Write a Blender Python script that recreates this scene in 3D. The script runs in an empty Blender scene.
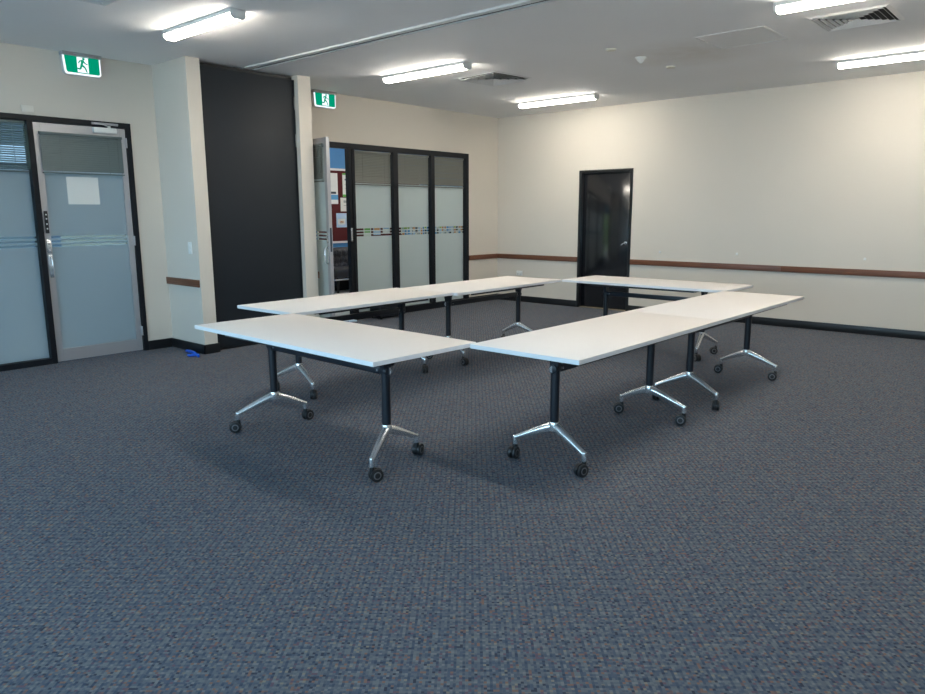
import bpy, bmesh, math, random
from mathutils import Vector, Matrix
random.seed(7)
C = bpy.context.scene.collection
PI = math.pi
XL, YB, ZC = -7.73, 9.747, 3.005        # left wall, back wall, ceiling
XR, YF = 2.5, -3.0                      # right wall, front wall (behind the camera)

# ------------------------------------------------------------------ materials
def nodes(name):
    m = bpy.data.materials.new(name); m.use_nodes = True
    nt = m.node_tree; nt.nodes.clear()
    out = nt.nodes.new('ShaderNodeOutputMaterial')
    return m, nt, out

def N(nt, t, **kw):
    n = nt.nodes.new(t)
    for k, v in kw.items(): setattr(n, k, v)
    return n

def L(nt, a, b): nt.links.new(a, b)

def plain(name, col, rough=0.5, metal=0.0, spec=0.5, noise=0.0, nscale=20.0, bump=0.0, bscale=200.0):
    m, nt, out = nodes(name)
    p = N(nt, 'ShaderNodeBsdfPrincipled')
    p.inputs['Base Color'].default_value = (*col, 1); p.inputs['Roughness'].default_value = rough
    p.inputs['Metallic'].default_value = metal; p.inputs['Specular IOR Level'].default_value = spec
    if noise or bump:
        tc = N(nt, 'ShaderNodeTexCoord')
    if noise:
        nz = N(nt, 'ShaderNodeTexNoise'); nz.inputs['Scale'].default_value = nscale; nz.inputs['Detail'].default_value = 4
        L(nt, tc.outputs['Object'], nz.inputs['Vector'])
        mx = N(nt, 'ShaderNodeMix', data_type='RGBA')
        mx.inputs[6].default_value = (*[c * (1 - noise) for c in col], 1); mx.inputs[7].default_value = (*[min(1, c * (1 + noise)) for c in col], 1)
        L(nt, nz.outputs['Fac'], mx.inputs[0]); L(nt, mx.outputs[2], p.inputs['Base Color'])
    if bump:
        nb = N(nt, 'ShaderNodeTexNoise'); nb.inputs['Scale'].default_value = bscale; nb.inputs['Detail'].default_value = 3
        L(nt, tc.outputs['Object'], nb.inputs['Vector'])
        b = N(nt, 'ShaderNodeBump'); b.inputs['Strength'].default_value = bump; b.inputs['Distance'].default_value = 0.002
        L(nt, nb.outputs['Fac'], b.inputs['Height']); L(nt, b.outputs['Normal'], p.inputs['Normal'])
    L(nt, p.outputs[0], out.inputs[0])
    return m

def emit(name, col, s):
    m, nt, out = nodes(name)
    e = N(nt, 'ShaderNodeEmission'); e.inputs[0].default_value = (*col, 1); e.inputs[1].default_value = s
    L(nt, e.outputs[0], out.inputs[0]); return m

def math_(nt, op, a, b=None, c=None):
    n = N(nt, 'ShaderNodeMath', operation=op)
    for i, v in enumerate((a, b, c)):
        if v is None: continue
        if isinstance(v, (int, float)): n.inputs[i].default_value = v
        else: L(nt, v, n.inputs[i])
    return n.outputs[0]

def mat_carpet():
    m, nt, out = nodes('woven_carpet')
    p = N(nt, 'ShaderNodeBsdfPrincipled'); p.inputs['Roughness'].default_value = 0.95; p.inputs['Specular IOR Level'].default_value = 0.15
    tc = N(nt, 'ShaderNodeTexCoord')
    mp = N(nt, 'ShaderNodeMapping'); mp.inputs['Rotation'].default_value = (0, 0, math.radians(-40.5)); 
    L(nt, tc.outputs['Object'], mp.inputs['Vector'])
    ms = N(nt, 'ShaderNodeVectorMath', operation='MULTIPLY'); ms.inputs[1].default_value = (34, 25, 1); L(nt, mp.outputs[0], ms.inputs[0])
    sp = N(nt, 'ShaderNodeSeparateXYZ'); L(nt, ms.outputs[0], sp.inputs[0])
    fx = math_(nt, 'FRACT', sp.outputs[0]); fy = math_(nt, 'FRACT', sp.outputs[1])
    # dark woven grooves along both directions, stronger along the run of the room
    gx = math_(nt, 'LESS_THAN', fx, 0.30); gy = math_(nt, 'LESS_THAN', fy, 0.34)
    line = math_(nt, 'ADD', math_(nt, 'MULTIPLY', gx, math_(nt, 'MULTIPLY_ADD', gy, .55, .48)), math_(nt, 'MULTIPLY', gy, .30))
    # one random yarn per half cell
    m2 = N(nt, 'ShaderNodeVectorMath', operation='MULTIPLY'); m2.inputs[1].default_value = (3, 4, 1); L(nt, ms.outputs[0], m2.inputs[0])
    fl = N(nt, 'ShaderNodeVectorMath', operation='FLOOR'); L(nt, m2.outputs[0], fl.inputs[0])
    wn = N(nt, 'ShaderNodeTexWhiteNoise', noise_dimensions='2D'); L(nt, fl.outputs[0], wn.inputs['Vector'])
    cr = N(nt, 'ShaderNodeValToRGB'); cr.color_ramp.interpolation = 'CONSTANT'
    els = cr.color_ramp.elements
    stops = [(0, (0.107, 0.127, 0.153)), (.26, (0.139, 0.152, 0.168)), (.50, (0.081, 0.104, 0.141)), (.72, (0.174, 0.181, 0.192)), (.82, (0.202, 0.122, 0.098)), (.885, (0.042, 0.050, 0.072)), (.935, (0.130, 0.087, 0.114)), (.97, (0.219, 0.198, 0.165))]
    els[0].position, els[0].color = 0, (*stops[0][1], 1); els[1].position, els[1].color = stops[1][0], (*stops[1][1], 1)
    for pos, c in stops[2:]:
        e = els.new(pos); e.color = (*c, 1)
    L(nt, wn.outputs['Value'], cr.inputs[0])
    mx = N(nt, 'ShaderNodeMix', data_type='RGBA'); mx.inputs[7].default_value = (.045, .066, .105, 1)
    L(nt, math_(nt, 'MULTIPLY', line, 0.68), mx.inputs[0]); L(nt, cr.outputs[0], mx.inputs[6])
    nz = N(nt, 'ShaderNodeTexNoise'); nz.inputs['Scale'].default_value = 420; L(nt, tc.outputs['Object'], nz.inputs['Vector'])
    mu = N(nt, 'ShaderNodeMix', data_type='RGBA', blend_type='MULTIPLY'); mu.inputs[0].default_value = 0.5
    nr = N(nt, 'ShaderNodeMapRange'); nr.inputs[3].default_value = .45; nr.inputs[4].default_value = 1.55; L(nt, nz.outputs['Fac'], nr.inputs[0])
    L(nt, mx.outputs[2], mu.inputs[6]); L(nt, nr.outputs[0], mu.inputs[7])
    L(nt, mu.outputs[2], p.inputs['Base Color'])
    b = N(nt, 'ShaderNodeBump'); b.inputs['Strength'].default_value = .5; b.inputs['Distance'].default_value = .004
    L(nt, math_(nt, 'SUBTRACT', nz.outputs['Fac'], line), b.inputs['Height']); L(nt, b.outputs[0], p.inputs['Normal'])
    L(nt, p.outputs[0], out.inputs[0]); return m

def mat_wood():
    m, nt, out = nodes('stained_timber')
    p = N(nt, 'ShaderNodeBsdfPrincipled'); p.inputs['Roughness'].default_value = .42
    tc = N(nt, 'ShaderNodeTexCoord'); mp = N(nt, 'ShaderNodeMapping'); mp.inputs['Scale'].default_value = (1.2, 1.2, 60)
    L(nt, tc.outputs['Object'], mp.inputs[0])
    nz = N(nt, 'ShaderNodeTexNoise'); nz.inputs['Scale'].default_value = 2.2; nz.inputs['Detail'].default_value = 6; L(nt, mp.outputs[0], nz.inputs['Vector'])
    cr = N(nt, 'ShaderNodeValToRGB'); e = cr.color_ramp.elements
    e[0].position = .3; e[0].color = (.105, .036, .018, 1); e[1].position = .75; e[1].color = (.215, .085, .042, 1)
    L(nt, nz.outputs['Fac'], cr.inputs[0]); L(nt, cr.outputs[0], p.inputs['Base Color']); L(nt, p.outputs[0], out.inputs[0]); return m

def mat_ceiling():
    m, nt, out = nodes('ceiling_paint')
    p = N(nt, 'ShaderNodeBsdfPrincipled'); p.inputs['Roughness'].default_value = .85; p.inputs['Specular IOR Level'].default_value = .2
    tc = N(nt, 'ShaderNodeTexCoord'); nz = N(nt, 'ShaderNodeTexNoise'); nz.inputs['Scale'].default_value = .8; nz.inputs['Detail'].default_value = 5
    L(nt, tc.outputs['Object'], nz.inputs['Vector'])
    # a faint water stain beside the access panel
    sub = N(nt, 'ShaderNodeVectorMath', operation='SUBTRACT'); sub.inputs[1].default_value = (-3.25, 7.15, 3.0); L(nt, tc.outputs['Object'], sub.inputs[0])
    ln = N(nt, 'ShaderNodeVectorMath', operation='LENGTH'); L(nt, sub.outputs[0], ln.inputs[0])
    n2 = N(nt, 'ShaderNodeTexNoise'); n2.inputs['Scale'].default_value = 4; n2.inputs['Detail'].default_value = 4; L(nt, tc.outputs['Object'], n2.inputs['Vector'])
    st = N(nt, 'ShaderNodeMapRange'); st.inputs[1].default_value = .75; st.inputs[2].default_value = .1; L(nt, ln.outputs['Value'], st.inputs[0])
    fac = math_(nt, 'MULTIPLY', st.outputs[0], n2.outputs['Fac'])
    c = N(nt, 'ShaderNodeMix', data_type='RGBA'); c.inputs[6].default_value = (.79, .79, .80, 1); c.inputs[7].default_value = (.86, .86, .865, 1); L(nt, nz.outputs['Fac'], c.inputs[0])
    c2 = N(nt, 'ShaderNodeMix', data_type='RGBA'); c2.inputs[7].default_value = (.62, .57, .51, 1); L(nt, fac, c2.inputs[0]); L(nt, c.outputs[2], c2.inputs[6])
    L(nt, c2.outputs[2], p.inputs['Base Color']); L(nt, p.outputs[0], out.inputs[0]); return m

def mat_clear():
    m, nt, out = nodes('clear_glass')
    fr = N(nt, 'ShaderNodeFresnel'); fr.inputs[0].default_value = 1.45
    t = N(nt, 'ShaderNodeBsdfTransparent'); t.inputs[0].default_value = (.90, .95, .94, 1)
    g = N(nt, 'ShaderNodeBsdfGlossy'); g.inputs['Roughness'].default_value = .02
    mx = N(nt, 'ShaderNodeMixShader'); geo = N(nt, 'ShaderNodeNewGeometry'); L(nt, math_(nt, 'MULTIPLY', fr.outputs[0], math_(nt, 'SUBTRACT', 1.0, geo.outputs['Backfacing'])), mx.inputs[0]); L(nt, t.outputs[0], mx.inputs[1]); L(nt, g.outputs[0], mx.inputs[2]); L(nt, mx.outputs[0], out.inputs[0]); return m

def mat_frost(name, dcol, tcol):
    m, nt, out = nodes(name)
    d = N(nt, 'ShaderNodeBsdfDiffuse'); d.inputs[0].default_value = (*dcol, 1)
    t = N(nt, 'ShaderNodeBsdfTranslucent'); t.inputs[0].default_value = (*tcol, 1)
    a = N(nt, 'ShaderNodeAddShader'); L(nt, d.outputs[0], a.inputs[0]); L(nt, t.outputs[0], a.inputs[1])
    g = N(nt, 'ShaderNodeBsdfGlossy'); g.inputs['Roughness'].default_value = .22
    fr = N(nt, 'ShaderNodeFresnel'); fr.inputs[0].default_value = 1.4
    mx = N(nt, 'ShaderNodeMixShader'); geo = N(nt, 'ShaderNodeNewGeometry'); L(nt, math_(nt, 'MULTIPLY', fr.outputs[0], math_(nt, 'SUBTRACT', 1.0, geo.outputs['Backfacing'])), mx.inputs[0]); L(nt, a.outputs[0], mx.inputs[1]); L(nt, g.outputs[0], mx.inputs[2]); L(nt, mx.outputs[0], out.inputs[0]); return m

WALL = plain('cream_wall_paint', (.66, .61, .54), .7, spec=.25, noise=.02, nscale=1.2, bump=.15, bscale=120)
CEIL = mat_ceiling()
CARPET = mat_carpet()
WOOD = mat_wood()
BLACK = plain('black_gloss_paint', (.010, .011, .013), .32)
FRAME = plain('black_powdercoat', (.008, .010, .014), .5, spec=.22)
NAVY = plain('dark_powdercoat_steel', (.010, .013, .020), .38)
DOORP = plain('black_door_paint', (.008, .009, .012), .14, spec=1.0, noise=.1, nscale=6)
PANEL = plain('charcoal_partition_vinyl', (.013, .0175, .0235), .6, spec=.35, bump=.4, bscale=350)
ALU = plain('satin_aluminium', (.46, .46, .48), .42, metal=.55)
POL = plain('polished_aluminium', (.74, .75, .77), .22, metal=.82)
WHITE = plain('white_plastic', (.78, .78, .76), .45)
WMETAL = plain('white_enamel', (.70, .70, .70), .5)
GREYCAP = plain('grey_plastic_cap', (.70, .70, .69), .5)
TOP = plain('white_laminate', (.83, .785, .755), .55, spec=.35, noise=.008, nscale=3)
EDGE = plain('white_edging', (.80, .81, .83), .4)
WHEEL = plain('black_rubber', (.012, .012, .014), .45)
HUB = plain('grey_wheel_hub', (.14, .14, .15), .4)
CLEAR = mat_clear()
FROST = mat_frost('frosted_film_daylight', (.20, .235, .25), (.205, .235, .25))
FROST2 = mat_frost('frosted_film_office', (.30, .335, .335), (.34, .37, .37))
SLAT = plain('grey_blind_slat', (.115, .15, .15), .45)
SLAT2 = plain('taupe_blind_slat', (.16, .165, .148), .4)
PAPER = plain('white_paper', (.72, .74, .72), .8)
DARK = plain('dark_void', (.012, .012, .013), .9)
GREEN = emit('exit_green', (.0, .115, .062), 1.0)
SIGNW = emit('exit_white', (.80, .90, 1.0), .52)
LAMP = emit('lamp_diffuser', (1.0, .925, .80), 23.5)
BLUEW = plain('blue_wall_paint', (.060, .215, .47), .6)
MAROON = plain('maroon_pinboard_felt', (.075, .008, .010), .95, noise=.2, nscale=200)
LEATHER = plain('black_leather', (.030, .031, .037), .34, bump=.3, bscale=90)
LINO = plain('office_floor', (.30, .31, .31), .5, noise=.05)
BLUEP = plain('bright_blue_plastic', (.005, .10, .62), .35)
CREAM = plain('cream_plastic', (.72, .70, .60), .5)
CONC = plain('pale_paving', (.42, .45, .48), .9, noise=.08, nscale=4)
LEAF = plain('hedge_leaf', (.34, .46, .10), .6, noise=.3, nscale=8)
OUTW = plain('outside_wall_paint', (.055, .075, .085), .8)
TAN = plain('brass_threshold', (.34, .27, .17), .45, metal=.3)
PGREEN = plain('print_green', (.12, .42, .08), .8)
PLIME = plain('print_lime', (.34, .52, .07), .8)
PBLUE = plain('print_blue', (.10, .33, .62), .8)
PSKY = plain('print_pale_blue', (.42, .58, .78), .8)
PDARK = plain('print_dark', (.05, .07, .09), .8)
PGREY = plain('print_grey', (.35, .40, .40), .8)
PORANGE = plain('print_orange', (.65, .30, .12), .8)
TAPE = plain('pale_blue_tape', (.45, .60, .80), .5)

# ------------------------------------------------------------------ mesh builder
class MB:
    def __init__(s): s.bm = bmesh.new(); s.mi = 0
    def _m(s, faces):
        for f in faces: f.material_index = s.mi
    def mat(s, i): s.mi = i; return s
    def box(s, x0, y0, z0, x1, y1, z1, bev=0.0, M=None, seg=2):
        r = bmesh.ops.create_cube(s.bm, size=1.0)
        vs = r['verts']
        for v in vs:
            v.co = Vector(((x0 + x1) / 2 + v.co.x * (x1 - x0), (y0 + y1) / 2 + v.co.y * (y1 - y0), (z0 + z1) / 2 + v.co.z * (z1 - z0)))
        fs = set(f for v in vs for f in v.link_faces)
        if bev:
            es = list(set(e for v in vs for e in v.link_edges))
            rb = bmesh.ops.bevel(s.bm, geom=es, offset=bev, segments=seg, affect='EDGES', profile=.5)
            fs = set(f for f in rb['faces']) | set(f for v in rb['verts'] for f in v.link_faces)
            vs = list(set(v for f in fs for v in f.verts))
        s._m(fs)
        if M: bmesh.ops.transform(s.bm, matrix=M, verts=vs)
        return s
    def cyl(s, p0, p1, r0, r1=None, seg=20, bev=0.0):
        p0, p1 = Vector(p0), Vector(p1); r1 = r0 if r1 is None else r1
        d = p1 - p0; q = d.to_track_quat('Z', 'Y').to_matrix().to_4x4()
        r = bmesh.ops.create_cone(s.bm, cap_ends=True, segments=seg, radius1=r0, radius2=r1, depth=d.length, matrix=Matrix.Translation((p0 + p1) / 2) @ q)
        fs = set(f for v in r['verts'] for f in v.link_faces)
        if bev:
            es = list(set(e for f in fs if len(f.verts) > 4 for e in f.edges))
            rb = bmesh.ops.bevel(s.bm, geom=es, offset=bev, segments=2, affect='EDGES', profile=.5)
            fs |= set(rb['faces'])
            fs = set(f for f in fs if f.is_valid)
        s._m(fs); return s
    def prism(s, pts, d, M=None):
        """closed polygon of 3D points extruded by vector d"""
        d = Vector(d); a = [s.bm.verts.new(Vector(p)) for p in pts]; b = [s.bm.verts.new(Vector(p) + d) for p in pts]
        n = len(pts); fs = [s.bm.faces.new(a[::-1]), s.bm.faces.new(b)]
        for i in range(n): fs.append(s.bm.faces.new((a[i], a[(i + 1) % n], b[(i + 1) % n], b[i])))
        s._m(fs)
        if M: bmesh.ops.transform(s.bm, matrix=M, verts=a + b)
        return s
    def sweep(s, path, secs, up=(0, 0, 1), seg=12):
        """elliptic section (half width, half height) swept along a path"""
        rings = []
        n = len(path); path = [Vector(p) for p in path]
        for i, p in enumerate(path):
            t = (path[min(i + 1, n - 1)] - path[max(i - 1, 0)]).normalized()
            u = Vector(up); sd = t.cross(u)
            if sd.length < 1e-3: sd = t.cross(Vector((1, 0, 0)))
            sd.normalize(); un = sd.cross(t).normalized(); w, h = secs[i]
            rings.append([s.bm.verts.new(p + sd * (w * math.cos(2 * PI * k / seg)) + un * (h * math.sin(2 * PI * k / seg))) for k in range(seg)])
        fs = []
        for a, b in zip(rings, rings[1:]):
            for k in range(seg): fs.append(s.bm.faces.new((a[k], a[(k + 1) % seg], b[(k + 1) % seg], b[k])))
        fs.append(s.bm.faces.new(rings[0][::-1])); fs.append(s.bm.faces.new(rings[-1])); s._m(fs); return s
    def ball(s, c, r, seg=16, sc=(1, 1, 1)):
        M = Matrix.Translation(c) @ Matrix.Diagonal((*[r * q for q in sc], 1))
        q = bmesh.ops.create_uvsphere(s.bm, u_segments=seg, v_segments=seg // 2, radius=1, matrix=M)
        s._m(set(f for v in q['verts'] for f in v.link_faces)); return s
    def build(s, name, mats, parent=None, smooth=True, loc=None, M=None):
        bmesh.ops.recalc_face_normals(s.bm, faces=s.bm.faces)
        me = bpy.data.meshes.new(name)
        if M: s.bm.transform(M)
        s.bm.to_mesh(me); s.bm.free()
        for m in (mats if isinstance(mats, (list, tuple)) else [mats]): me.materials.append(m)
        if smooth:
            me.polygons.foreach_set('use_smooth', [True] * len(me.polygons))
            me.set_sharp_from_angle(angle=math.radians(38))
        o = bpy.data.objects.new(name, me); C.objects.link(o)
        if parent: o.parent = parent
        if loc: o.location = loc
        return o

def tag(o, label, cat, group=None):
    o['label'] = label; o['category'] = cat
    if group: o['group'] = group
    return o
def empty(name, loc, rz=0.0):
    o = bpy.data.objects.new(name, None); C.objects.link(o); o.empty_display_size = .1
    o.location = loc; o.rotation_euler = (0, 0, rz); return o
def struct(o): o['kind'] = 'structure'; return o
def bx(name, mat, *b, parent=None, bev=0.0): return MB().box(*b, bev=bev).build(name, mat, parent)

# ------------------------------------------------------------------ room shell
struct(MB().box(XL - .12, YF - .12, -.1, XR + .12, YB + .12, 0).build('floor', CARPET))
struct(MB().box(XL - .12, YF - .12, ZC, XR + .12, YB + .12, ZC + .12).build('ceiling', CEIL))
w = MB()
T = .12
w.box(XL - T, YF, 0, XL, .9, ZC).box(XL - T, .9, 2.388, XL, 3.593, ZC).box(XL - T, 3.593, 0, XL, 5.58, ZC)
w.box(XL - T, 5.58, 2.39, XL, 8.98, ZC).box(XL - T, 8.98, 0, XL, YB, ZC)
struct(w.build('wall_left', WALL, smooth=False))
w = MB().box(XL - T, YB, 0, -6.13, YB + T, ZC).box(-6.13, YB, 2.10, -5.22, YB + T, ZC).box(-5.22, YB, 0, XR + T, YB + T, ZC)
struct(w.build('wall_back', WALL, smooth=False))
struct(MB().box(XR, YF, 0, XR + T, YB, ZC).build('wall_right', WALL, smooth=False))
w = MB().box(XL - T, YF - T, 0, XR + T, YF, .75).box(XL - T, YF - T, 2.55, XR + T, YF, ZC)
w.box(XL - T, YF - T, .75, -6.6, YF, 2.55).box(-2.75, YF - T, .75, -2.25, YF, 2.55).box(1.9, YF - T, .75, XR + T, YF, 2.55)
struct(w.build('wall_front', WALL, smooth=False))
# pier and post either side of the parked partition
struct(MB().box(XL, 3.878, 0, -7.03, 4.03, ZC, bev=.003).build('wall_pier', WALL, smooth=False))
struct(MB().box(XL, 5.222, 0, -7.03, 5.40, ZC, bev=.003).build('wall_post', WALL, smooth=False))

# skirting
b = MB()
S = .1; D = .016
b.box(XL, 3.593, 0, XL + D, 3.878, S).box(XL, 3.878 - D, 0, -7.03 + D, 3.878, S, bev=.003).box(-7.03, 3.878 - D, 0, -7.03 + D, 4.045, S, bev=.003)
b.box(-7.03, 5.21, 0, -7.03 + D, 5.40 + D, S).box(XL, 5.40, 0, -7.03, 5.40 + D, S).box(XL, 5.40 + D, 0, XL + D, 5.57, S).box(XL, 8.98, 0, XL + D, YB, S)
b.box(XL, YF, 0, XL + D, .9, S)
struct(b.build('baseboard_left', BLACK))
b = MB().box(XL, YB - D, 0, -6.13, YB, S, bev=.003).box(-5.22, YB - D, 0, XR, YB, S, bev=.003)
struct(b.build('baseboard_back', BLACK))
struct(MB().box(XR - D, YF, 0, XR, YB, S).build('baseboard_right', BLACK))
# timber wall rails
R0, R1 = .708, .785
struct(MB().box(XL, 3.878 - .02, R0, -7.045, 3.878, R1, bev=.003).build('trim_1', WOOD))
struct(MB().box(XL + .02, YB - .022, R0, -6.135, YB, R1, bev=.003).build('trim_2', WOOD))
struct(MB().box(-5.215, YB - .022, R0, -3.06, YB, R1, bev=.003).box(-3.058, YB - .022, R0, XR, YB, R1, bev=.003).build('trim_3', WOOD))
struct(MB().box(XL, 8.99, R0, XL + .022, YB, R1, bev=.003).build('trim_4', WOOD))
struct(MB().box(XL, 5.40, R0 - .01, -7.035, 5.425, R1 - .005, bev=.003).build('trim_5', WOOD))
# ceiling track of the folding wall
t = MB().box(-7.09, 4.575, ZC - .016, XR, 4.635, ZC + .004).box(-7.09, 4.69, ZC - .016, XR, 4.712, ZC + .004).mat(1).box(-7.09, 4.635, ZC - .003, XR, 4.69, ZC + .004)
struct(t.build('trim_6', [WMETAL, DARK], smooth=False))

# ------------------------------------------------------------------ parked folding partition
fp = tag(empty('folding_partition', (-7.10, 4.62, 0)), 'tall charcoal folding wall panel parked between the cream pier and post', 'partition')
MB().box(-.10, -.572, .03, .0, .588, 2.955, bev=.004).build('panel', PANEL, fp)
MB().box(-.085, -.56, .0, -.012, .58, .032).build('bottom_seal', BLACK, fp)
MB().box(-.09, -.57, 2.955, -.02, .585, 2.985).build('top_seal', BLACK, fp)
MB().box(-.095, .588, .03, .006, .598, 2.955).build('edge_trim', BLACK, fp)
for z in (2.70, 2.29):
    MB().box(.004, .582, z - .07, .012, .594, z + .07, bev=.003).build('hinge_plate', POL, fp)
for dy in (-.12, -.03):
    MB().cyl((-.05, dy, 2.975), (-.05, dy, 3.0), .010, seg=12).build('roller_stem', ALU, fp)

# ------------------------------------------------------------------ glazed panes with film bands
def pane(name, mats, X, y0, y1, z0, zf, z1, parent, stripes=(1.164, 1.205, 1.246), M=None, hs=.010):
    """frosted to zf with three clear lines, clear above; mats = (film, clear)"""
    g = MB(); segs = []; z = z0
    for c in stripes:
        segs.append((z, c - hs, 0)); segs.append((c - hs, c + hs, 1)); z = c + hs
    segs.append((z, zf, 0)); segs.append((zf, z1, 1))
    for a, b_, k in segs: g.mat(k).box(X - .003, y0, a, X + .003, y1, b_)
    return g.build(name, list(mats), parent, smooth=False, M=M)

def blind(name, X, y0, y1, z0, z1, mat, label, group, depth=.025, tilt=58, pitch=.021, M=None, parent_loc=None, side=1):
    """venetian blind hanging in the plane x = X, facing +x"""
    root = tag(empty(name, (X, (y0 + y1) / 2, z1)), label, 'blind', group)
    hw = (y1 - y0) / 2; h = z1 - z0
    MB().box(-.014, -hw, -.026, .014, hw, 0, bev=.003).build('headrail', mat, root)
    s = MB(); n = int((h - .045) / pitch); ca, sa = math.cos(math.radians(tilt)), math.sin(math.radians(tilt))
    for i in range(n):
        zc = -.036 - i * pitch
        a = Vector((-depth / 2 * ca, 0, depth / 2 * sa)); bb = Vector((depth / 2 * ca, 0, -depth / 2 * sa)); mid = Vector((.002 * sa, 0, .002 * ca))
        pts = [a, mid, bb, bb - Vector((.0008, 0, .0006)), mid - Vector((.0008, 0, .0008)), a - Vector((.0008, 0, .0006))]
        jit = random.uniform(-.0015, .0015)
        s.prism([(p.x, -hw + .004, zc + p.z + jit) for p in pts], (0, 2 * hw - .008, 0))
    s.build('slats', mat, root, smooth=False)
    MB().box(-.012, -hw + .002, -h, .012, hw - .002, -h + .013, bev=.003).build('bottom_rail', mat, root)
    for f in (-.55, .62): MB().cyl((.014, hw * f, -.02), (.014, hw * f, -h + .01), .0013, seg=6).build('cord', mat, root)
    MB().cyl((.018, hw * .86, -.02), (.018, hw * .86, -h * .82), .003, seg=8).build('wand', mat, root)
    return root
BG = 'grey venetian blinds on the glazing'

# --- left glazed door and side light
f = MB()
FX0, FX1 = XL - .10, XL + .018
f.box(FX0, .9, 2.335, FX1, 3.593, 2.388, bev=.002).box(FX0, 3.542, 0, FX1, 3.593, 2.336, bev=.002).box(FX0, 2.612, 0, FX1, 2.664, 2.336, bev=.002)
f.box(FX0, .9, 0, FX1, .96, 2.336, bev=.002).box(FX0, .96, 0, FX1, 2.612, .058, bev=.002)
win1 = struct(f.build('window_1', FRAME, smooth=False))
pane('glass', (FROST, CLEAR), XL - .055, .962, 2.612, .058, 1.885, 2.335, win1)
blind('venetian_blind', XL - .028, .97, 2.606, 1.862, 2.332, SLAT, 'half open venetian blind at the top of the side light, at the left edge', BG, tilt=40)
# door leaf
d1 = struct(empty('door_1', (XL - .02, 3.11, 0)))
y0, y1 = 2.669 - 3.11, 3.537 - 3.11
lf = MB()
lf.box(-.022, y0, .012, .022, y0 + .058, 2.328, bev=.002).box(-.022, y1 - .058, .012, .022, y1, 2.328, bev=.002)
lf.box(-.022, y0 + .058, 2.245, .022, y1 - .058, 2.328, bev=.002).box(-.022, y0 + .058, .012, .022, y1 - .058, .135, bev=.002)
lf.build('leaf_frame', ALU, d1, smooth=False)
pane('glass', (FROST, CLEAR), .0, y0 + .058, y1 - .058, .135, 1.885, 2.245, d1)
k = MB().box(.022, y0 + .012, 1.285, .034, y0 + .045, 1.50, bev=.004)
kp = k.build('keypad', BLACK, d1)
kk = MB()
for z in (1.33, 1.375, 1.425, 1.465): kk.box(.034, y0 + .022, z - .007, .0355, y0 + .035, z + .007, bev=.002)
kk.build('buttons', WHITE, kp)
l = MB().box(.022, y0 + .008, 1.09, .030, y0 + .05, 1.225, bev=.004).cyl((.030, y0 + .03, 1.19), (.040, y0 + .03, 1.19), .013, bev=.003).cyl((.030, y0 + .03, 1.125), (.036, y0 + .03, 1.125), .010)
l.build('lock', POL, d1)
hd = MB().box(.022, y0 + .012, .855, .028, y0 + .05, 1.08, bev=.004)
hp = [(.03, y0 + .03, 1.055), (.055, y0 + .03, 1.05), (.066, y0 + .031, 1.03), (.068, y0 + .031, .97), (.066, y0 + .031, .91), (.055, y0 + .03, .888), (.03, y0 + .03, .884)]
hd.sweep(hp, [(.008, .008)] * 7, up=(0, 1, 0))
hd.build('handle', POL, d1)
cl = MB().box(.022, 3.212 - 3.11, 2.272, .062, 3.44 - 3.11, 2.325, bev=.006)
cl.box(.03, 3.355 - 3.11, 2.325, .05, 3.385 - 3.11, 2.345, bev=.003)
cl.sweep([(.04, 3.37 - 3.11, 2.338), (.075, 3.30 - 3.11, 2.352), (.055, 3.22 - 3.11, 2.362)], [(.009, .004)] * 3)
cl.mat(1).box(.038, 3.20 - 3.11, 2.35, .056, 3.46 - 3.11, 2.372, bev=.003)
cl.build('door_closer', [WHITE, ALU], d1)
for z in (2.19, 1.19, .22):
    MB().cyl((.028, y1 + .004, z - .05), (.028, y1 + .004, z + .05), .011, seg=14, bev=.002).box(.020, y1 - .02, z - .048, .026, y1 + .003, z + .048).build('hinge', ALU, d1)
blind('venetian_blind', XL + .018, 2.708, 3.49, 1.858, 2.246, SLAT, 'closed green-grey venetian blind on the silver framed left door', BG, tilt=70)
tag(bx('paper_sheet', PAPER, XL - .016, 2.925, 1.565, XL - .0145, 3.229, 1.832), 'pale blank sheet taped to the frosted glass below the left door blind', 'paper')
# blank plate above the frame
tag(MB().box(XL, 2.583, 2.412, XL + .012, 2.69, 2.474, bev=.003).build('wall_plate', plain('painted_plate', (.74, .70, .63), .5)), 'small white blank plate on the wall above the left door frame', 'wall plate')

# --- right hand glazing with the open door
f = MB()
FX0 = XL - .062
f.box(FX0, 5.58, 2.318, FX1, 8.98, 2.39, bev=.002).box(FX0, 5.58, 0, FX1, 5.635, 2.32, bev=.002).box(FX0, 6.508, 0, FX1 - .008, 6.556, 2.32, bev=.002).box(FX0, 6.56, 0, FX1, 6.612, 2.32, bev=.002)
f.box(FX0, 7.327, 0, FX1, 7.42, 2.32, bev=.002).box(FX0, 8.107, 0, FX1, 8.186, 2.32, bev=.002).box(FX0, 8.908, 0, FX1, 8.98, 2.32, bev=.002)
for a, c in ((6.61, 7.327), (7.42, 8.107), (8.186, 8.908)): f.box(FX0, a, 0, FX1, c, .09, bev=.002)
win2 = struct(f.build('window_2', FRAME, smooth=False))
MB().box(FX1 - .008, 6.515, 1.09, FX1 - .002, 6.545, 1.27, bev=.002).box(FX1 - .008, 6.52, 1.11, FX1 + .004, 6.535, 1.15).box(FX1 - .008, 6.52, 1.19, FX1 + .004, 6.535, 1.25).build('strike_plate', POL, win2)
bl_lab = ['closed taupe venetian blind atop the glass pane beside the open doorway', 'closed taupe venetian blind atop the middle frosted pane of three', 'closed taupe venetian blind atop the frosted pane nearest the room corner']
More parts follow.
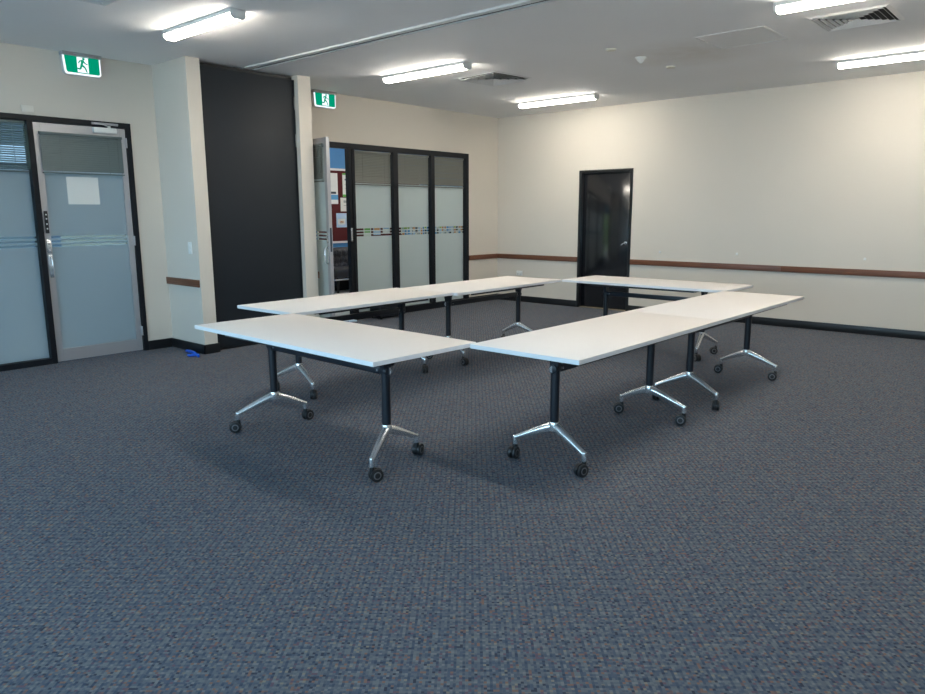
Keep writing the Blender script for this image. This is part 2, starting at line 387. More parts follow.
for i, (a, c) in enumerate(((6.61, 7.327), (7.42, 8.107), (8.186, 8.908))):
    pane('glass', (FROST2, CLEAR), XL - .05, a, c, .09, 1.88, 2.318, win2, hs=.014)
    blind('venetian_blind', XL - .022, a + .006, c - .02, 1.852, 2.31, SLAT2, bl_lab[i], BG, tilt=62)
# open leaf, swung into the room
ang = math.radians(-10.5)
d2 = struct(empty('door_2', (XL + .035, 5.628, 0), ang))
H2 = 2.335
lf = MB()
lf.box(0, -.022, .012, .06, .022, H2, bev=.002).box(.80, -.022, .012, .862, .022, H2, bev=.002).box(.06, -.022, H2 - .09, .80, .022, H2, bev=.002).box(.06, -.022, .012, .80, .022, .13, bev=.002)
lf.build('leaf_frame', ALU, d2, smooth=False)
Mr = Matrix.Rotation(-PI / 2, 4, 'Z')         # pane built in the plane x = 0, turned to face -y
pane('glass', (FROST2, CLEAR), 0, .06, .80, .13, H2 - .10, H2 - .09, d2, M=Matrix(((0, 1, 0, 0), (-1, 0, 0, 0), (0, 0, 1, 0), (0, 0, 0, 1))))
hd = MB()
hd.sweep([(.825, -.022, 1.07), (.825, -.055, 1.065), (.825, -.066, 1.04), (.825, -.068, .98), (.825, -.066, .91), (.825, -.055, .885), (.825, -.022, .88)], [(.008, .008)] * 7, up=(1, 0, 0))
hd.box(.808, -.028, .86, .845, -.022, 1.09, bev=.003).build('handle', POL, d2)
MB().box(.808, -.03, 1.12, .848, -.022, 1.24, bev=.004).cyl((.828, -.03, 1.2), (.828, -.045, 1.2), .012).build('lock', POL, d2)
MB().box(.8615, -.012, 1.02, .8635, .012, 1.30).build('latch_plate', PDARK, d2)
bl = blind('venetian_blind', 0, -.36, .36, 1.862, 2.30, SLAT2, 'closed taupe venetian blind on the glass leaf standing open beside the post', BG, tilt=66)
bl.location = (XL + .035 + .43 * math.cos(ang) + .040 * math.sin(ang), 5.628 + .43 * math.sin(ang) - .040 * math.cos(ang), 2.27)
bl.rotation_euler = (0, 0, ang - PI / 2)

# --- black door in the back wall
f = MB().box(-6.13, YB - .012, 0, -6.085, YB + .10, 2.10, bev=.003).box(-5.262, YB - .012, 0, -5.22, YB + .10, 2.10, bev=.003).box(-6.085, YB - .012, 2.058, -5.262, YB + .10, 2.10, bev=.003)
d3 = struct(f.build('door_3', BLACK, smooth=False))
MB().box(-6.082, YB + .045, .012, -5.265, YB + .085, 2.055, bev=.002).build('leaf', DOORP, d3)
hl = MB().cyl((-5.325, YB + .045, 1.02), (-5.325, YB + .035, 1.02), .026, bev=.003).cyl((-5.325, YB + .038, 1.02), (-5.325, YB - .005, 1.02), .009)
hl.sweep([(-5.325, YB - .004, 1.02), (-5.345, YB - .008, 1.006), (-5.375, YB - .008, .985)], [(.014, .011)] * 3)
hl.build('handle', POL, d3)
MB().box(-6.085, YB + .02, 0, -5.262, YB + .09, .012, bev=.003).build('threshold', TAN, d3)
struct(MB().box(-6.3, YB + .12, 0, -5.0, YB + .2, 2.3).build('wall_closet', DARK, smooth=False))

# --- front windows (behind the camera)
for i, (a, c) in enumerate(((-6.6, -2.75), (-2.25, 1.9))):
    f = MB(); n = 3; wd = (c - a) / n
    f.box(a, YF - .1, .75, c, YF - .02, .80).box(a, YF - .1, 2.50, c, YF - .02, 2.55)
    for q in range(n + 1): f.box(max(a, a + q * wd - .025), YF - .1, .8, min(c, a + q * wd + .025), YF - .02, 2.5)
    fr = struct(f.build('window_%d' % (3 + i), FRAME, smooth=False))
    MB().box(a + .01, YF - .064, .79, c - .01, YF - .058, 2.51).build('glass', CLEAR, fr)

# ------------------------------------------------------------------ outdoors and the office beyond
struct(MB().box(-40, -40, -.2, 40, 40, -.105).build('ground_outside', CONC))
OX = -11.3
o = MB().box(OX - .1, 4.25, -.1, OX, 13.6, 2.9).box(OX, 13.5, -.1, XL - T, 13.6, 2.9)
o.box(OX, 4.25, -.1, -9.30, 4.35, 2.9).box(-8.35, 4.25, -.1, XL - T, 4.35, 2.9).box(-9.30, 4.25, 2.25, -8.35, 4.35, 2.9)
o.box(XL - T - .02, 9.85, -.1, XL - T, 13.6, 2.9)
struct(o.build('wall_office', BLUEW, smooth=False))
struct(MB().box(OX - .1, 4.25, 2.9, XL - T, 13.6, 3.0).build('ceiling_office', WMETAL, smooth=False))
struct(MB().box(OX - .1, 4.25, -.104, XL - T, 13.6, 0.0).build('floor_office', LINO, smooth=False))
struct(MB().box(-11.4, 4.15, -.105, -9.30, 4.245, 2.9).box(-8.35, 4.15, -.105, XL - T, 4.245, 2.9).box(-9.30, 4.15, 2.25, -8.35, 4.245, 2.9).build('wall_cladding', plain('weathered_cladding', (.17, .17, .145), .8), smooth=False))
f = MB().box(-9.30, 4.27, 0, -9.24, 4.33, 2.25).box(-8.41, 4.27, 0, -8.35, 4.33, 2.25).box(-9.24, 4.27, 2.19, -8.41, 4.33, 2.25).box(-9.24, 4.27, 0, -8.41, 4.33, .1)
w5 = struct(f.build('window_5', ALU, smooth=False))
MB().box(-9.24, 4.297, .1, -8.41, 4.303, 2.19).build('glass', CLEAR, w5)
# garden hedge outside the office window
h = MB()
hr = random.Random(3)
for i in range(3600):
    p = Vector((hr.uniform(-11.5, -9.4), hr.uniform(.9, 1.7), hr.uniform(.25, 2.5)))
    q = Matrix.Rotation(hr.uniform(0, 6.28), 4, 'Z') @ Matrix.Rotation(hr.uniform(-1, 1), 4, 'X')
    a, b_ = (q @ Vector((.035, 0, 0))), (q @ Vector((0, .075, .02)))
    vs = [h.bm.verts.new(p + v) for v in (-b_, a, b_, -a)]
    h.bm.faces.new(vs)
for x in (-11.2, -10.7, -10.2, -9.7): h.cyl((x, 1.3, -.105), (x + .05, 1.35, 1.6), .03, .012, seg=8)
tag(h.build('hedge', LEAF, smooth=False), 'leafy green hedge outside the office window', 'hedge')
# low wing across the path, beyond the left door
o = MB().box(-12.2, -6, -.105, -12, 4.6, 2.95).mat(1).box(-12.0, -6, 2.2, -11.93, 4.2, 2.45).mat(0).box(-12.3, -6, 2.95, -11.4, 4.0, 3.0)
struct(o.build('wall_outside', [OUTW, CONC], smooth=False))
# unseen roof slab added to dim the daylight outside the left door
struct(MB().box(-9.9, -4, 2.72, XL - T, 3.6, 2.82).build('ceiling_added_shade', OUTW, smooth=False))

# pinboard and papers in the office
pb = tag(empty('pinboard', (OX + .002, 10.1, .93)), 'maroon felt pinboard with white edging on the blue office wall', 'pinboard')
MB().box(0, -1.38, 0, .016, 1.38, 1.35).build('felt', MAROON, pb)
MB().box(0, -1.40, 1.35, .022, 1.40, 1.39).box(0, -1.40, -.04, .022, 1.40, 0).box(0, -1.40, 0, .022, -1.38, 1.35).box(0, 1.38, 0, .022, 1.40, 1.35).build('frame', WHITE, pb)
PX = OX + .0185; K = 11.28 / 9.64
def poster(name, y0, y1, z0, z1, label, bands, base=PAPER):
    """bands: (y fraction a, b, z fraction a, b, material)"""
    y0, y1, z0, z1 = y0 * K, y1 * K, 1.47 + (z0 - 1.47) * K, 1.47 + (z1 - 1.47) * K
    m = MB().box(PX, y0, z0, PX + .002, y1, z1); mats = [base]
    for a, b_, c, d_, mm in bands:
        if mm not in mats: mats.append(mm)
        m.mat(mats.index(mm)).box(PX + .002, y0 + a * (y1 - y0), z0 + c * (z1 - z0), PX + .003, y0 + b_ * (y1 - y0), z0 + d_ * (z1 - z0))
    return tag(m.build(name, mats, smooth=False), label, 'poster', 'papers pinned to the office board')
poster('wall_poster', 7.50, 7.88, 1.62, 2.12, 'white and pale blue poster with a dark triangle, top left of the pinboard', [(.0, 1, 0, .12, PAPER), (0, 1, .14, .30, PBLUE), (0, .9, .33, .40, PDARK), (.35, .62, .55, .78, PDARK), (.1, .3, .5, .9, PSKY)])
poster('wall_poster', 7.985, 8.14, 1.74, 2.125, 'narrow white notice with green ends on the pinboard', [(0, 1, .93, 1, PGREEN), (0, 1, 0, .10, PGREEN), (.3, .7, .70, .76, PDARK), (.3, .75, .5, .53, PGREY), (.3, .75, .35, .38, PGREY)])
poster('wall_poster', 7.93, 8.19, 1.50, 1.725, 'plain white notice pinned below the green edged one', [(.25, .6, .62, .8, PGREY), (.25, .8, .4, .45, PGREY)])
poster('wall_poster', 7.50, 7.735, 1.26, 1.60, 'white flyer with a lime green block, low on the left of the pinboard', [(.45, 1, .06, .55, PLIME), (.5, .9, .65, .8, PGREY)])
poster('wall_poster', 7.83, 8.05, 1.235, 1.47, 'pale blue leaflet with an orange picture, lowest on the pinboard', [(.15, .85, .2, .6, PAPER), (.35, .7, .3, .45, PORANGE)], PSKY)
poster('wall_poster', 8.115, 8.33, 1.27, 1.50, 'white sheet half hidden by the door jamb beside the pale blue leaflet', [(.2, .8, .5, .55, PGREY)])
for i in range(9):
    yy = 8.42 + .225 * (i % 5) * 1.0; zz = 1.06 + .40 * (i // 5) + .03 * ((i * 7) % 3)
    mm = [PGREEN, PORANGE, PBLUE, PGREY, PLIME][i % 5]
    poster('wall_poster', yy, yy + .17, zz, zz + .25, 'printed sheet on the pinboard seen through the clear lines of the frosted panes', [(.1, .9, .3, .75, mm)], [PAPER, PSKY][i % 2])
PR = random.Random(11)
for i in range(14):
    yy = 10.93 + .163 * i + (.05 if i > 3 else 0); zz = .93 + .03 * ((i * 5) % 3)
    if yy > 11.5: PX = OX + .0005
    mm = [PORANGE, PBLUE, PSKY, PGREY, PDARK][i % 5]; m2 = [PBLUE, PAPER, PDARK, PORANGE][i % 4]
    poster('wall_poster', yy / K, (yy + .15) / K, 1.47 + (zz - 1.47) / K, 1.47 + (zz + .26 - 1.47) / K,
           'printed sheet pinned low along the office wall, glimpsed through the clear lines', [(.08, .5, .1, .45, mm), (.55, .92, .3, .8, m2), (.08, .45, .55, .9, [PSKY, PLIME, PORANGE][i % 3])], [PAPER, PSKY, CREAM, PAPER][i % 4])
# tufted sofa
sf = tag(empty('tufted_sofa', (OX + .03, 9.45, 0)), 'black buttoned leather sofa below the pinboard through the open doorway', 'sofa')
bk = MB().box(.0, -.95, .36, .20, .95, .815, bev=.05, seg=3)
bk.build('backrest', LEATHER, sf)
tf = MB()
for r in range(3):
    for q in range(16):
        yy = -.88 + q * .117 + (.058 if r % 2 else 0); tf.ball((.205, yy, .475 + r * .12), .055, 12, (.35, 1.0, 1.08))
tf.mat(1)
for r in range(2):
    for q in range(15): tf.ball((.222, -.82 + q * .117 + (.058 if r == 0 else 0), .535 + r * .12), .013, 10, (.6, 1, 1))
tf.build('tufting', [LEATHER, BLACK], sf)
MB().box(.18, -.93, .28, .70, .93, .46, bev=.04, seg=3).build('seat', LEATHER, sf)
MB().box(.66, -.95, .235, .71, .95, .265, bev=.004).build('base_rail', POL, sf)
MB().box(.02, -.92, .0, .32, .92, .29).build('base', DARK, sf)
for x in (.08, .66):
    for y in (-.85, .85): MB().cyl((x, y, 0), (x, y, .37 if x < .1 else .285), .022, .03, seg=14).build('leg', BLACK, sf)
# office lamp
ol = tag(empty('ceiling_lamp', (-9.6, 8.6, 2.9)), 'white batten lamp on the ceiling of the office beyond the glazing', 'lamp')
MB().box(-.05, -.62, -.03, .05, .62, 0).build('body', WMETAL, ol)
MB().box(-.045, -.6, -.085, .045, .6, -.03, bev=.015).build('diffuser', LAMP, ol)
ol2 = tag(empty('ceiling_lamp', (-9.6, 6.2, 2.9)), 'white batten lamp on the office ceiling nearer the garden window', 'lamp')
MB().box(-.05, -.62, -.03, .05, .62, 0).build('body', WMETAL, ol2)
MB().box(-.045, -.6, -.085, .045, .6, -.03, bev=.015).build('diffuser', LAMP, ol2)

ol3 = tag(empty('ceiling_lamp', (-9.6, 11.4, 2.9)), 'added unseen batten lamp lighting the office end furthest from the garden window', 'lamp')  # extra lamp, out of view, added to brighten the far office wall
MB().box(-.05, -.62, -.03, .05, .62, 0).build('body', WMETAL, ol3)
MB().box(-.045, -.6, -.085, .045, .6, -.03, bev=.015).build('diffuser', LAMP, ol3)

# ------------------------------------------------------------------ ceiling lamps
def batten(x0, x1, y, label):
    root = tag(empty('batten_light', ((x0 + x1) / 2, y, ZC)), label, 'light', 'batten lights on the ceiling')
    h = (x1 - x0) / 2
    MB().box(-h + .004, -.062, -.030, h - .004, .062, 0, bev=.003).build('body', WMETAL, root)
    pr = [(-.052, -.028), (-.052, -.046), (-.046, -.060), (-.034, -.069), (.034, -.069), (.046, -.060), (.052, -.046), (.052, -.028)]
    MB().prism([(-h + .018, a, b_) for a, b_ in pr], (2 * h - .036, 0, 0)).build('diffuser', LAMP, root)
    pc = [(-.063, -.0), (-.063, -.046), (-.052, -.064), (-.036, -.073), (.036, -.073), (.052, -.064), (.063, -.046), (.063, 0)]
    for sx in (-h, h - .018): MB().prism([(sx, a, b_) for a, b_ in pc], (.018, 0, 0)).build('end_cap', GREYCAP, root)
    return root
batten(-6.235, -5.16, 3.31, 'glowing white batten light over the charcoal partition, leftmost on the ceiling')
batten(-6.375, -5.14, 5.97, 'glowing white batten light left of the pyramid air vent')
batten(-6.45, -5.20, 8.64, 'glowing white batten light nearest the far left corner of the room')
batten(-2.04, -.79, 5.93, 'glowing white batten light cut by the top edge of the photo')
batten(-2.275, -1.025, 8.55, 'glowing white batten light running off the right edge of the photo')
batten(-2.05, -.80, 3.37, 'white batten light above the near right tables, overhead out of the photo')

# ------------------------------------------------------------------ vents, panel, detector
def vent4(x, y, rz, s, label):
    """louvred square diffuser: nested sloping frames"""
    root = tag(empty('air_vent', (x, y, ZC), rz), label, 'air vent')
    f = MB()
    for sx in (0, 1, 2, 3):
        M = Matrix.Rotation(sx * PI / 2, 4, 'Z')
        f.prism([(-s, -s, 0), (s, -s, 0), (s - .03, -s + .03, -.012), (-s + .03, -s + .03, -.012)], (0, 0, .004), M)
    f.build('frame', WMETAL, root, smooth=False)
    MB().box(-s + .03, -s + .03, -.002, s - .03, s - .03, .001).build('throat', DARK, root)
    lv = MB(); n = 6
    for i in range(n):
        a = (s - .045) * (1 - i / n); b_ = a - .017
        for q in range(4):
            M = Matrix.Rotation(q * PI / 2, 4, 'Z')
            lv.prism([(-a, -a, -.016), (a, -a, -.016), (b_, -b_, .0), (-b_, -b_, .0)], (0, .002, 0), M)
    lv.build('louvres', WMETAL, root, smooth=False)
    return root
vent4(-1.70, 6.78, 0.0, .298, 'square ceiling air vent with nested louvres beside the top right light')
vent4(-5.55, 2.34, 0.0, .27, 'ceiling vent just showing at the top edge, left of the leftmost light')
pv = tag(empty('air_vent', (-5.515, 6.86, ZC), math.radians(-6)), 'pyramid shaped ceiling air vent between the two left lights', 'air vent')
f = MB(); s = .32
for q in range(4):
    f.prism([(-s, -s, 0), (s, -s, 0), (s - .035, -s + .035, -.010), (-s + .035, -s + .035, -.010)], (0, 0, .004), Matrix.Rotation(q * PI / 2, 4, 'Z'))
f.build('frame', WMETAL, pv, smooth=False)
MB().box(-s + .035, -s + .035, -.002, s - .035, s - .035, .001).build('throat', DARK, pv)
lv = MB()
for i in range(4):
    a = (s - .045) * (1 - i / 4.4); b_ = a - .045
    for q in range(4):
        lv.prism([(-a, -a, -.028), (a, -a, -.028), (b_, -b_, -.003), (-b_, -b_, -.003)], (0, .002, 0), Matrix.Rotation(q * PI / 2, 4, 'Z'))
lv.build('louvres', WMETAL, pv, smooth=False)
ap = tag(empty('access_panel', (-2.64, 6.83, ZC)), 'flat square access panel in the ceiling near the top right vent', 'access panel')
f = MB(); s = .31
for q in range(4): f.prism([(-s, -s, 0), (s, -s, 0), (s - .010, -s + .010, 0), (-s + .010, -s + .010, 0)], (0, 0, -.005), Matrix.Rotation(q * PI / 2, 4, 'Z'))
f.build('frame', WMETAL, ap, smooth=False)
MB().box(-.292, -.292, -.003, .292, .292, 0).build('hatch', plain('hatch_paint', (.74, .735, .73), .8, noise=.04), ap)
sd = tag(empty('smoke_detector', (-3.70, 6.97, ZC)), 'small white round smoke detector on the ceiling', 'smoke detector')
MB().cyl((0, 0, 0), (0, 0, -.018), .055, .055, 24, .004).build('base', WHITE, sd)
MB().cyl((0, 0, -.018), (0, 0, -.05), .045, .026, 24, .005).cyl((0, 0, -.05), (0, 0, -.058), .018, .015, 16).build('sensor_cover', WHITE, sd)
for (x, y, lab) in ((-3.735, 6.435, 'small cream cover disc on the ceiling in front of the smoke detector'), (-3.683, 7.615, 'small cream cover disc on the ceiling behind the smoke detector')):
    tag(MB().cyl((x, y, ZC), (x, y, ZC - .014), .052, .046, 24, .003).build('cover_disc', CREAM), lab, 'cover plate', 'cream discs on the ceiling')

# ------------------------------------------------------------------ exit signs
def exit_sign(y0, y1, label, tilt=.0):
    yc = (y0 + y1) / 2; h = (y1 - y0) / 2
    root = tag(empty('exit_sign', (XL, yc, 2.905)), label, 'exit sign', 'lit exit signs')
    # housing: flat top, lower corners swept in
    def outline(i): return [(-h + i, .095 - i), (h - i, .095 - i), (h - i, -.090 + i), (h - .02 - i * .5, -.106 + i), (-h + .028 + i * .5, -.106 + i), (-h + .012 + i, -.084 + i)]
    MB().prism([(.0, a, b_) for a, b_ in outline(0)], (.052, 0, 0)).build('housing', GREYCAP, root, smooth=False)
    MB().prism([(.052, a, b_) for a, b_ in outline(.004)], (.010, 0, 0)).build('lit_edge', SIGNW, root, smooth=False)
    MB().box(.0, -h - .006, .064, .085, h + .006, .099, bev=.008).build('top_housing', plain('sign_housing', (.40, .40, .41), .5), root)
    g = [(-h + .018, .066), (h - .018, .066), (h - .018, -.078), (h - .026, -.088), (-h + .042, -.088), (-h + .030, -.076)]
    MB().prism([(.062, a, b_) for a, b_ in g], (.004, 0, 0)).build('green_panel', GREEN, root, smooth=False)
    # white door with the running figure
    MB().box(.066, -.048, -.080, .0675, .056, .060).build('doorway_symbol', SIGNW, root, smooth=False)
    fg = MB()
    def limb(a, b_, wa, wb):
        a, b_ = Vector((0, *a)), Vector((0, *b_)); t = (b_ - a).normalized(); n = Vector((0, -t.z, t.y))
        fg.prism([a + n * wa, a - n * wa, b_ - n * wb, b_ + n * wb], (.0012, 0, 0), Matrix.Translation((.0676, 0, 0)))
    fg.cyl((.0676, .012, .050), (.0688, .012, .050), .0105, seg=18)
    limb((.006, .040), (-.008, -.004), .011, .009)                       # trunk
    limb((.004, .037), (-.022, .030), .006, .005); limb((-.022, .030), (-.030, .010), .005, .004)   # trailing arm
    limb((.008, .034), (.024, .014), .006, .005); limb((.024, .014), (.043, .008), .005, .004)      # leading arm
    limb((-.006, .0), (.020, -.020), .009, .007); limb((.020, -.020), (.034, -.056), .007, .005)    # front leg
    limb((-.008, -.002), (-.018, -.034), .009, .007); limb((-.018, -.034), (-.052, -.030), .007, .005)  # back leg
    fg.build('running_figure', GREEN, root, smooth=False, M=Matrix.Translation((0, 0, -.010)) @ Matrix.Diagonal((1, 1.15, 1.15, 1)))
    return root
exit_sign(2.970, 3.328, 'lit green running man exit sign above the left glass door')
exit_sign(5.935, 6.285, 'lit green running man exit sign beside the cream post, above the open doorway')

# ------------------------------------------------------------------ small wall things
sw = tag(empty('light_switch', (-7.188, 3.878, 1.115)), 'white light switch on the pier side above the timber rail', 'switch')
MB().box(-.034, -.009, -.062, .034, 0, .062, bev=.003).build('plate', WHITE, sw)
for z in (-.022, .022): MB().box(-.010, -.014, z - .014, .010, -.008, z + .014, bev=.002).build('rocker', WHITE, sw)
po = tag(empty('power_outlet', (-7.255, YB, .475)), 'white double power outlet low on the far wall near the corner', 'outlet')
MB().box(-.062, -.010, -.038, .062, 0, .038, bev=.003).build('plate', WHITE, po)
for x in (-.032, .032):
    MB().box(x - .006, -.0125, .012, x + .006, -.009, .026, bev=.001).build('rocker', WHITE, po)
    MB().box(x - .010, -.0108, -.020, x - .007, -.0095, -.008).box(x + .007, -.0108, -.020, x + .010, -.0095, -.008).box(x - .0015, -.0108, -.030, x + .0015, -.0095, -.020).build('socket', PDARK, po)
for x, z, lab in ((-4.748, .907, 'tiny white wall hook nearest the black door'), (-3.64, .916, 'tiny white wall hook in the middle of the back wall'), (-2.10, .909, 'tiny white wall hook furthest right above the timber rail')):
    tag(MB().box(x - .014, YB - .010, z - .016, x + .014, YB, z + .016, bev=.004).sweep([(x, YB - .008, z - .008), (x, YB - .022, z - .012), (x, YB - .024, z)], [(.004, .003)] * 3, up=(1, 0, 0)).build('wall_hook', WHITE), lab, 'hook', 'white hooks on the back wall')
# blue plastic bits by the pier
tag(MB().sweep([(-7.28, 3.80, .016), (-7.22, 3.80, .018), (-7.13, 3.795, .018), (-7.07, 3.79, .014)], [(.016, .014), (.020, .016), (.020, .016), (.012, .010)]).build('plastic_clip', BLUEP), 'straight bright blue plastic piece against the skirting of the pier', 'clip')
tag(MB().sweep([(-7.06, 3.70, .013), (-7.015, 3.69, .014), (-6.98, 3.72, .022), (-6.945, 3.745, .022), (-6.91, 3.73, .014)], [(.016, .012), (.017, .013), (.019, .016), (.017, .015), (.014, .013)]).build('plastic_clip', BLUEP), 'bent bright blue plastic piece at the corner of the pier', 'clip')
# dark case standing against the glazing
cs = tag(empty('equipment_case', (-7.57, 7.03, 0)), 'black equipment case on the carpet against the frosted glazing', 'case')
MB().box(-.11, -.25, .03, .11, .25, .305, bev=.012).build('body', NAVY, cs)
MB().box(-.115, -.255, .300, .115, .255, .335, bev=.010).build('lid', BLACK, cs)
MB().sweep([(.11, -.07, .2), (.135, -.06, .205), (.135, .06, .205), (.11, .07, .2)], [(.007, .007)] * 4).build('handle', BLACK, cs)
for x in (-.085, .085):
    for y in (-.21, .21): MB().cyl((x, y, 0), (x, y, .035), .018, seg=12).build('foot', WHEEL, cs)
tag(MB().box(XL + .019, 6.32, .0, XL + .14, 6.47, .02, bev=.004).build('door_wedge', TAPE), 'pale blue block on the floor at the foot of the open doorway', 'doorstop')

# ------------------------------------------------------------------ meeting tables
def castor(parent, x, y, rz):
    m = MB(); Rm = Matrix.Translation((x, y, 0)) @ Matrix.Rotation(rz, 4, 'Z')
    off = .022; r = .0375
    for s_ in (-1, 1):
        m.mat(0).cyl((off, s_ * .006, r), (off, s_ * .025, r), r, r, 26, .004)
        m.mat(1).cyl((off, s_ * .0235, r), (off, s_ * .0262, r), .024, .022, 20)
        m.mat(0).cyl((off, s_ * .025, r), (off, s_ * .0272, r), .017, .015, 18)
    # hood over the wheels and the swivel stem
    arc = [(off + .0405 * math.cos(a), .0405 * math.sin(a) + r) for a in [math.radians(q) for q in range(15, 200, 15)]]
    inn = [(off + .030 * math.cos(a), .030 * math.sin(a) + r) for a in [math.radians(q) for q in range(195, 10, -15)]]
    m.mat(0).prism([(a, -.0052, b_) for a, b_ in arc + inn], (0, .0104, 0))
    m.mat(0).cyl((0, 0, .048), (0, 0, .088), .016, .0135, 18)
    return m.build('castor', [WHEEL, HUB], parent, M=Rm)

def foot(parent, x, y, s_, half, vee, rot, sw):
    """cast two-armed foot; arms lie along local y and splay by vee towards the table end (s_)"""
    ft_m = MB(); E = .128
    path = []; secs = []
    n = 9
    def arm(sg):
        pts = []
        for i in range(n + 1):
            u = i / n
            pts.append((s_ * vee * u, sg * half * u, .232 - (.232 - E) * (u ** 1.12)))
        return pts
    a, b_ = arm(-1)[::-1], arm(1)[1:]
    full = a + b_; k = len(full)
    for i, p in enumerate(full):
        u = abs(i - (k - 1) / 2) / ((k - 1) / 2)
        secs.append((.026 - .009 * u, .030 - .016 * u))
    ft_m.sweep(full, secs, seg=14)
    for p in (full[0], full[-1]):
        ft_m.cyl((p[0], p[1], .086), (p[0], p[1], E + .012), .0155, .0160, 18, .003)
    ft_m.cyl((0, 0, .205), (0, 0, .262), .032, .029, 24, .005)
    o = ft_m.build('foot', POL, parent); o.location = (x, y, 0); o.rotation_euler = (0, 0, rot)
    for p, q in ((full[0], sw[0]), (full[-1], sw[1])): castor(o, p[0], p[1], q)
    return o

def table(cx, cy, rz, Lh, W, hub, label, rots=(0, 0), swivels=None, H=.738, dx=0.0, dy=0.0):
    """long axis along local x"""
    root = tag(empty('meeting_table', (cx, cy, 0), rz), label, 'table', 'white meeting tables on castors in a rectangle')
    hl = Lh / 2; hw = W / 2; th = .026
    MB().box(-hl + .0015, -hw + .0015, H - th, hl - .0015, hw - .0015, H, bev=.002).build('tabletop', TOP, root)
    e = MB().box(-hl, -hw, H - th + .002, hl, -hw + .0014, H - .002).box(-hl, hw - .0014, H - th + .002, hl, hw, H - .002)
    e.box(-hl, -hw + .0014, H - th + .002, -hl + .0014, hw - .0014, H - .002).box(hl - .0014, -hw + .0014, H - th + .002, hl, hw - .0014, H - .002)
    e.build('edge_band', EDGE, root, smooth=False)
    zt = H - th
    for sy in (-1, 1): MB().box(-hub - .02, sy * (hw - .055) - .012, zt - .022, hub + .02, sy * (hw - .055) + .012, zt, bev=.002).build('support_rail', NAVY, root)
    MB().box(-hub + dx, dy - .018, .556, hub + dx, dy + .018, .602, bev=.004).build('stretcher', NAVY, root)
    for i, s_ in enumerate((-1, 1)):
        x = s_ * hub + dx
        c = MB().cyl((x, dy, .25), (x, dy, .60), .0265, .0265, 26).cyl((x - .03, dy, .578), (x + .03, dy, .578), .027, .027, 22, .003)
        # tilting bracket flaring up to the cross arm under the top
        c.prism([(x - .016, dy - .024, .59), (x - .016, dy + .024, .59), (x - .016, dy + .05, zt - .02), (x - .016, dy - .05, zt - .02)], (.032, 0, 0))
        c.box(x - .02, -.27, zt - .024, x + .02, .27, zt, bev=.003)
        col = c.build('column', NAVY, root)
        MB().prism([(x + s_ * .03, .021 * math.cos(a) + dy, .578 + .021 * math.sin(a)) for a in [math.radians(q) for q in range(-90, 91, 15)]], (s_ * .004, 0, 0)).build('pivot_cap', POL, col)
        for sy in (-1, 1): MB().cyl((x - s_ * .05, sy * .0175 + dy, .579), (x - s_ * .05, sy * .022 + dy, .579), .007, seg=12).build('bolt', POL, col)
        sw = (swivels or {}).get(s_, (random.uniform(-2.6, 2.6), random.uniform(-2.6, 2.6)))
        foot(root, x, dy, s_, .243, .055, rots[i], sw)
    return root
table(-3.567, 2.775, math.radians(-1.6), 1.832, .775, .585, 'white table across the near left end, its dark shadow on the carpet in front',
      (math.radians(-12), math.radians(16)), {-1: (-1.9, 1.9), 1: (1.0, 1.6)}, dx=-.022)
table(-2.262, 3.98, PI / 2, 1.835, .722, .60, 'white table in front of the long right hand run, nearest the camera', (0, 0), {-1: (2.9, 3.3), 1: (2.0, 2.2)}, dx=.06, dy=.032)
table(-2.262, 5.8165, PI / 2, 1.835, .722, .60, 'white table at the far half of the long right hand run', (0, 0), {-1: (.4, .2), 1: (1.9, 1.8)}, dx=.042, dy=.008)
table(-4.85, 4.085, PI / 2 + .012, 1.80, .75, .595, 'white table in the left run beside the charcoal partition, behind the near left table', (0, 0))
table(-4.815, 5.87, PI / 2 + .012, 1.765, .75, .59, 'white table in the left run before the frosted glazing, nearer the room corner', (0, 0))
table(-3.53, 7.125, 0, 1.84, .72, .565, 'white table closing the far end of the rectangle in front of the black door', (0, 0))

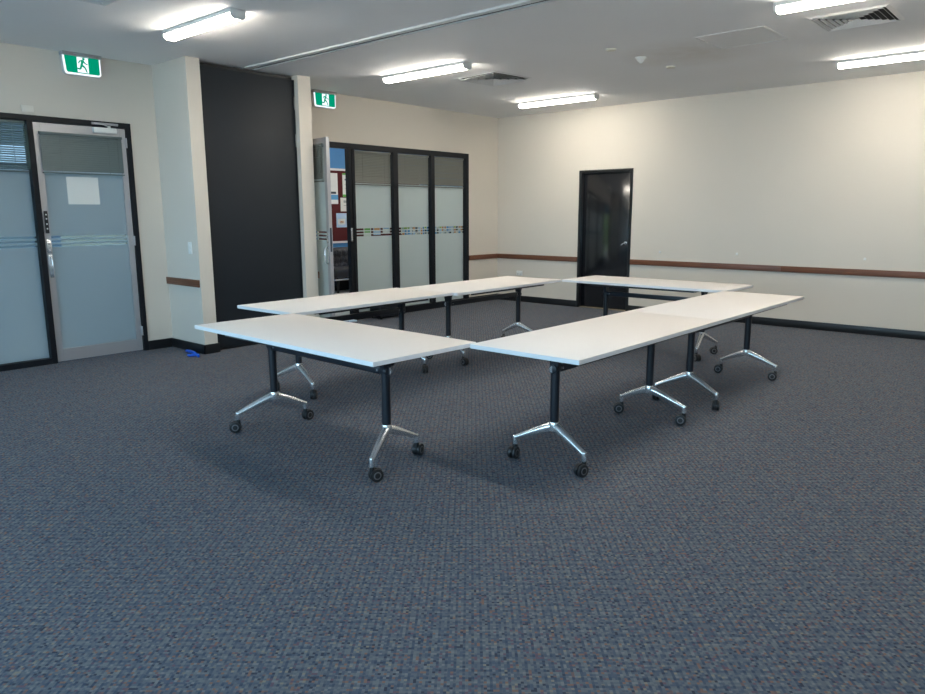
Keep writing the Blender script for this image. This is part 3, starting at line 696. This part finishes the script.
# ------------------------------------------------------------------ camera
f_px, pitch, yaw, roll = 722.0, math.radians(10.53), math.radians(-41.19), math.radians(-.18)
fw = Vector((math.sin(yaw) * math.cos(pitch), math.cos(yaw) * math.cos(pitch), -math.sin(pitch)))
rt = Vector((math.cos(yaw), -math.sin(yaw), 0)); up = rt.cross(fw)
Rv = rt * math.cos(roll) + up * math.sin(roll); Uv = up * math.cos(roll) - rt * math.sin(roll)
cam = bpy.data.cameras.new('camera'); co = bpy.data.objects.new('camera', cam); C.objects.link(co)
cam.sensor_fit = 'HORIZONTAL'; cam.sensor_width = 36; cam.lens = f_px / 925 * 36; cam.clip_start = .02
co.matrix_world = Matrix(((Rv.x, Uv.x, -fw.x, 0), (Rv.y, Uv.y, -fw.y, 0), (Rv.z, Uv.z, -fw.z, 1.47), (0, 0, 0, 1)))
bpy.context.scene.camera = co

# ------------------------------------------------------------------ daylight
wd = bpy.data.worlds.new('sky'); bpy.context.scene.world = wd; wd.use_nodes = True
nt = wd.node_tree; bg = nt.nodes['Background']; bg.inputs[0].default_value = (.50, .75, 1.0, 1); bg.inputs[1].default_value = 4.4
def portal(name, loc, rot, sx, sy):
    l = bpy.data.lights.new(name, 'AREA'); l.shape = 'RECTANGLE'; l.size = sx; l.size_y = sy; l.cycles.is_portal = True
    o = bpy.data.objects.new(name, l); C.objects.link(o); o.location = loc; o.rotation_euler = rot
portal('daylight_portal', (-4.675, YF - .13, 1.65), (PI / 2, 0, 0), 3.85, 1.8)
portal('daylight_portal', (-.175, YF - .13, 1.65), (PI / 2, 0, 0), 4.15, 1.8)

sl = bpy.data.lights.new('sun', 'SUN'); sl.energy = 7.0; sl.color = (1.0, .93, .80); sl.angle = .01
so = bpy.data.objects.new('sun', sl); C.objects.link(so); so.rotation_euler = Vector((.02, -.42, -.91)).to_track_quat('-Z', 'Y').to_euler()

sc = bpy.context.scene
vs = sc.view_settings
vs.view_transform = 'Standard'; vs.look = 'None'; vs.gamma = 1.0; vs.use_curve_mapping = False; vs.exposure = 1.44
sc.cycles.max_bounces = 10; sc.cycles.diffuse_bounces = 6; sc.cycles.glossy_bounces = 4; sc.cycles.transparent_max_bounces = 12
sc.cycles.sample_clamp_indirect = 6.0
sc.cycles.use_denoising = True
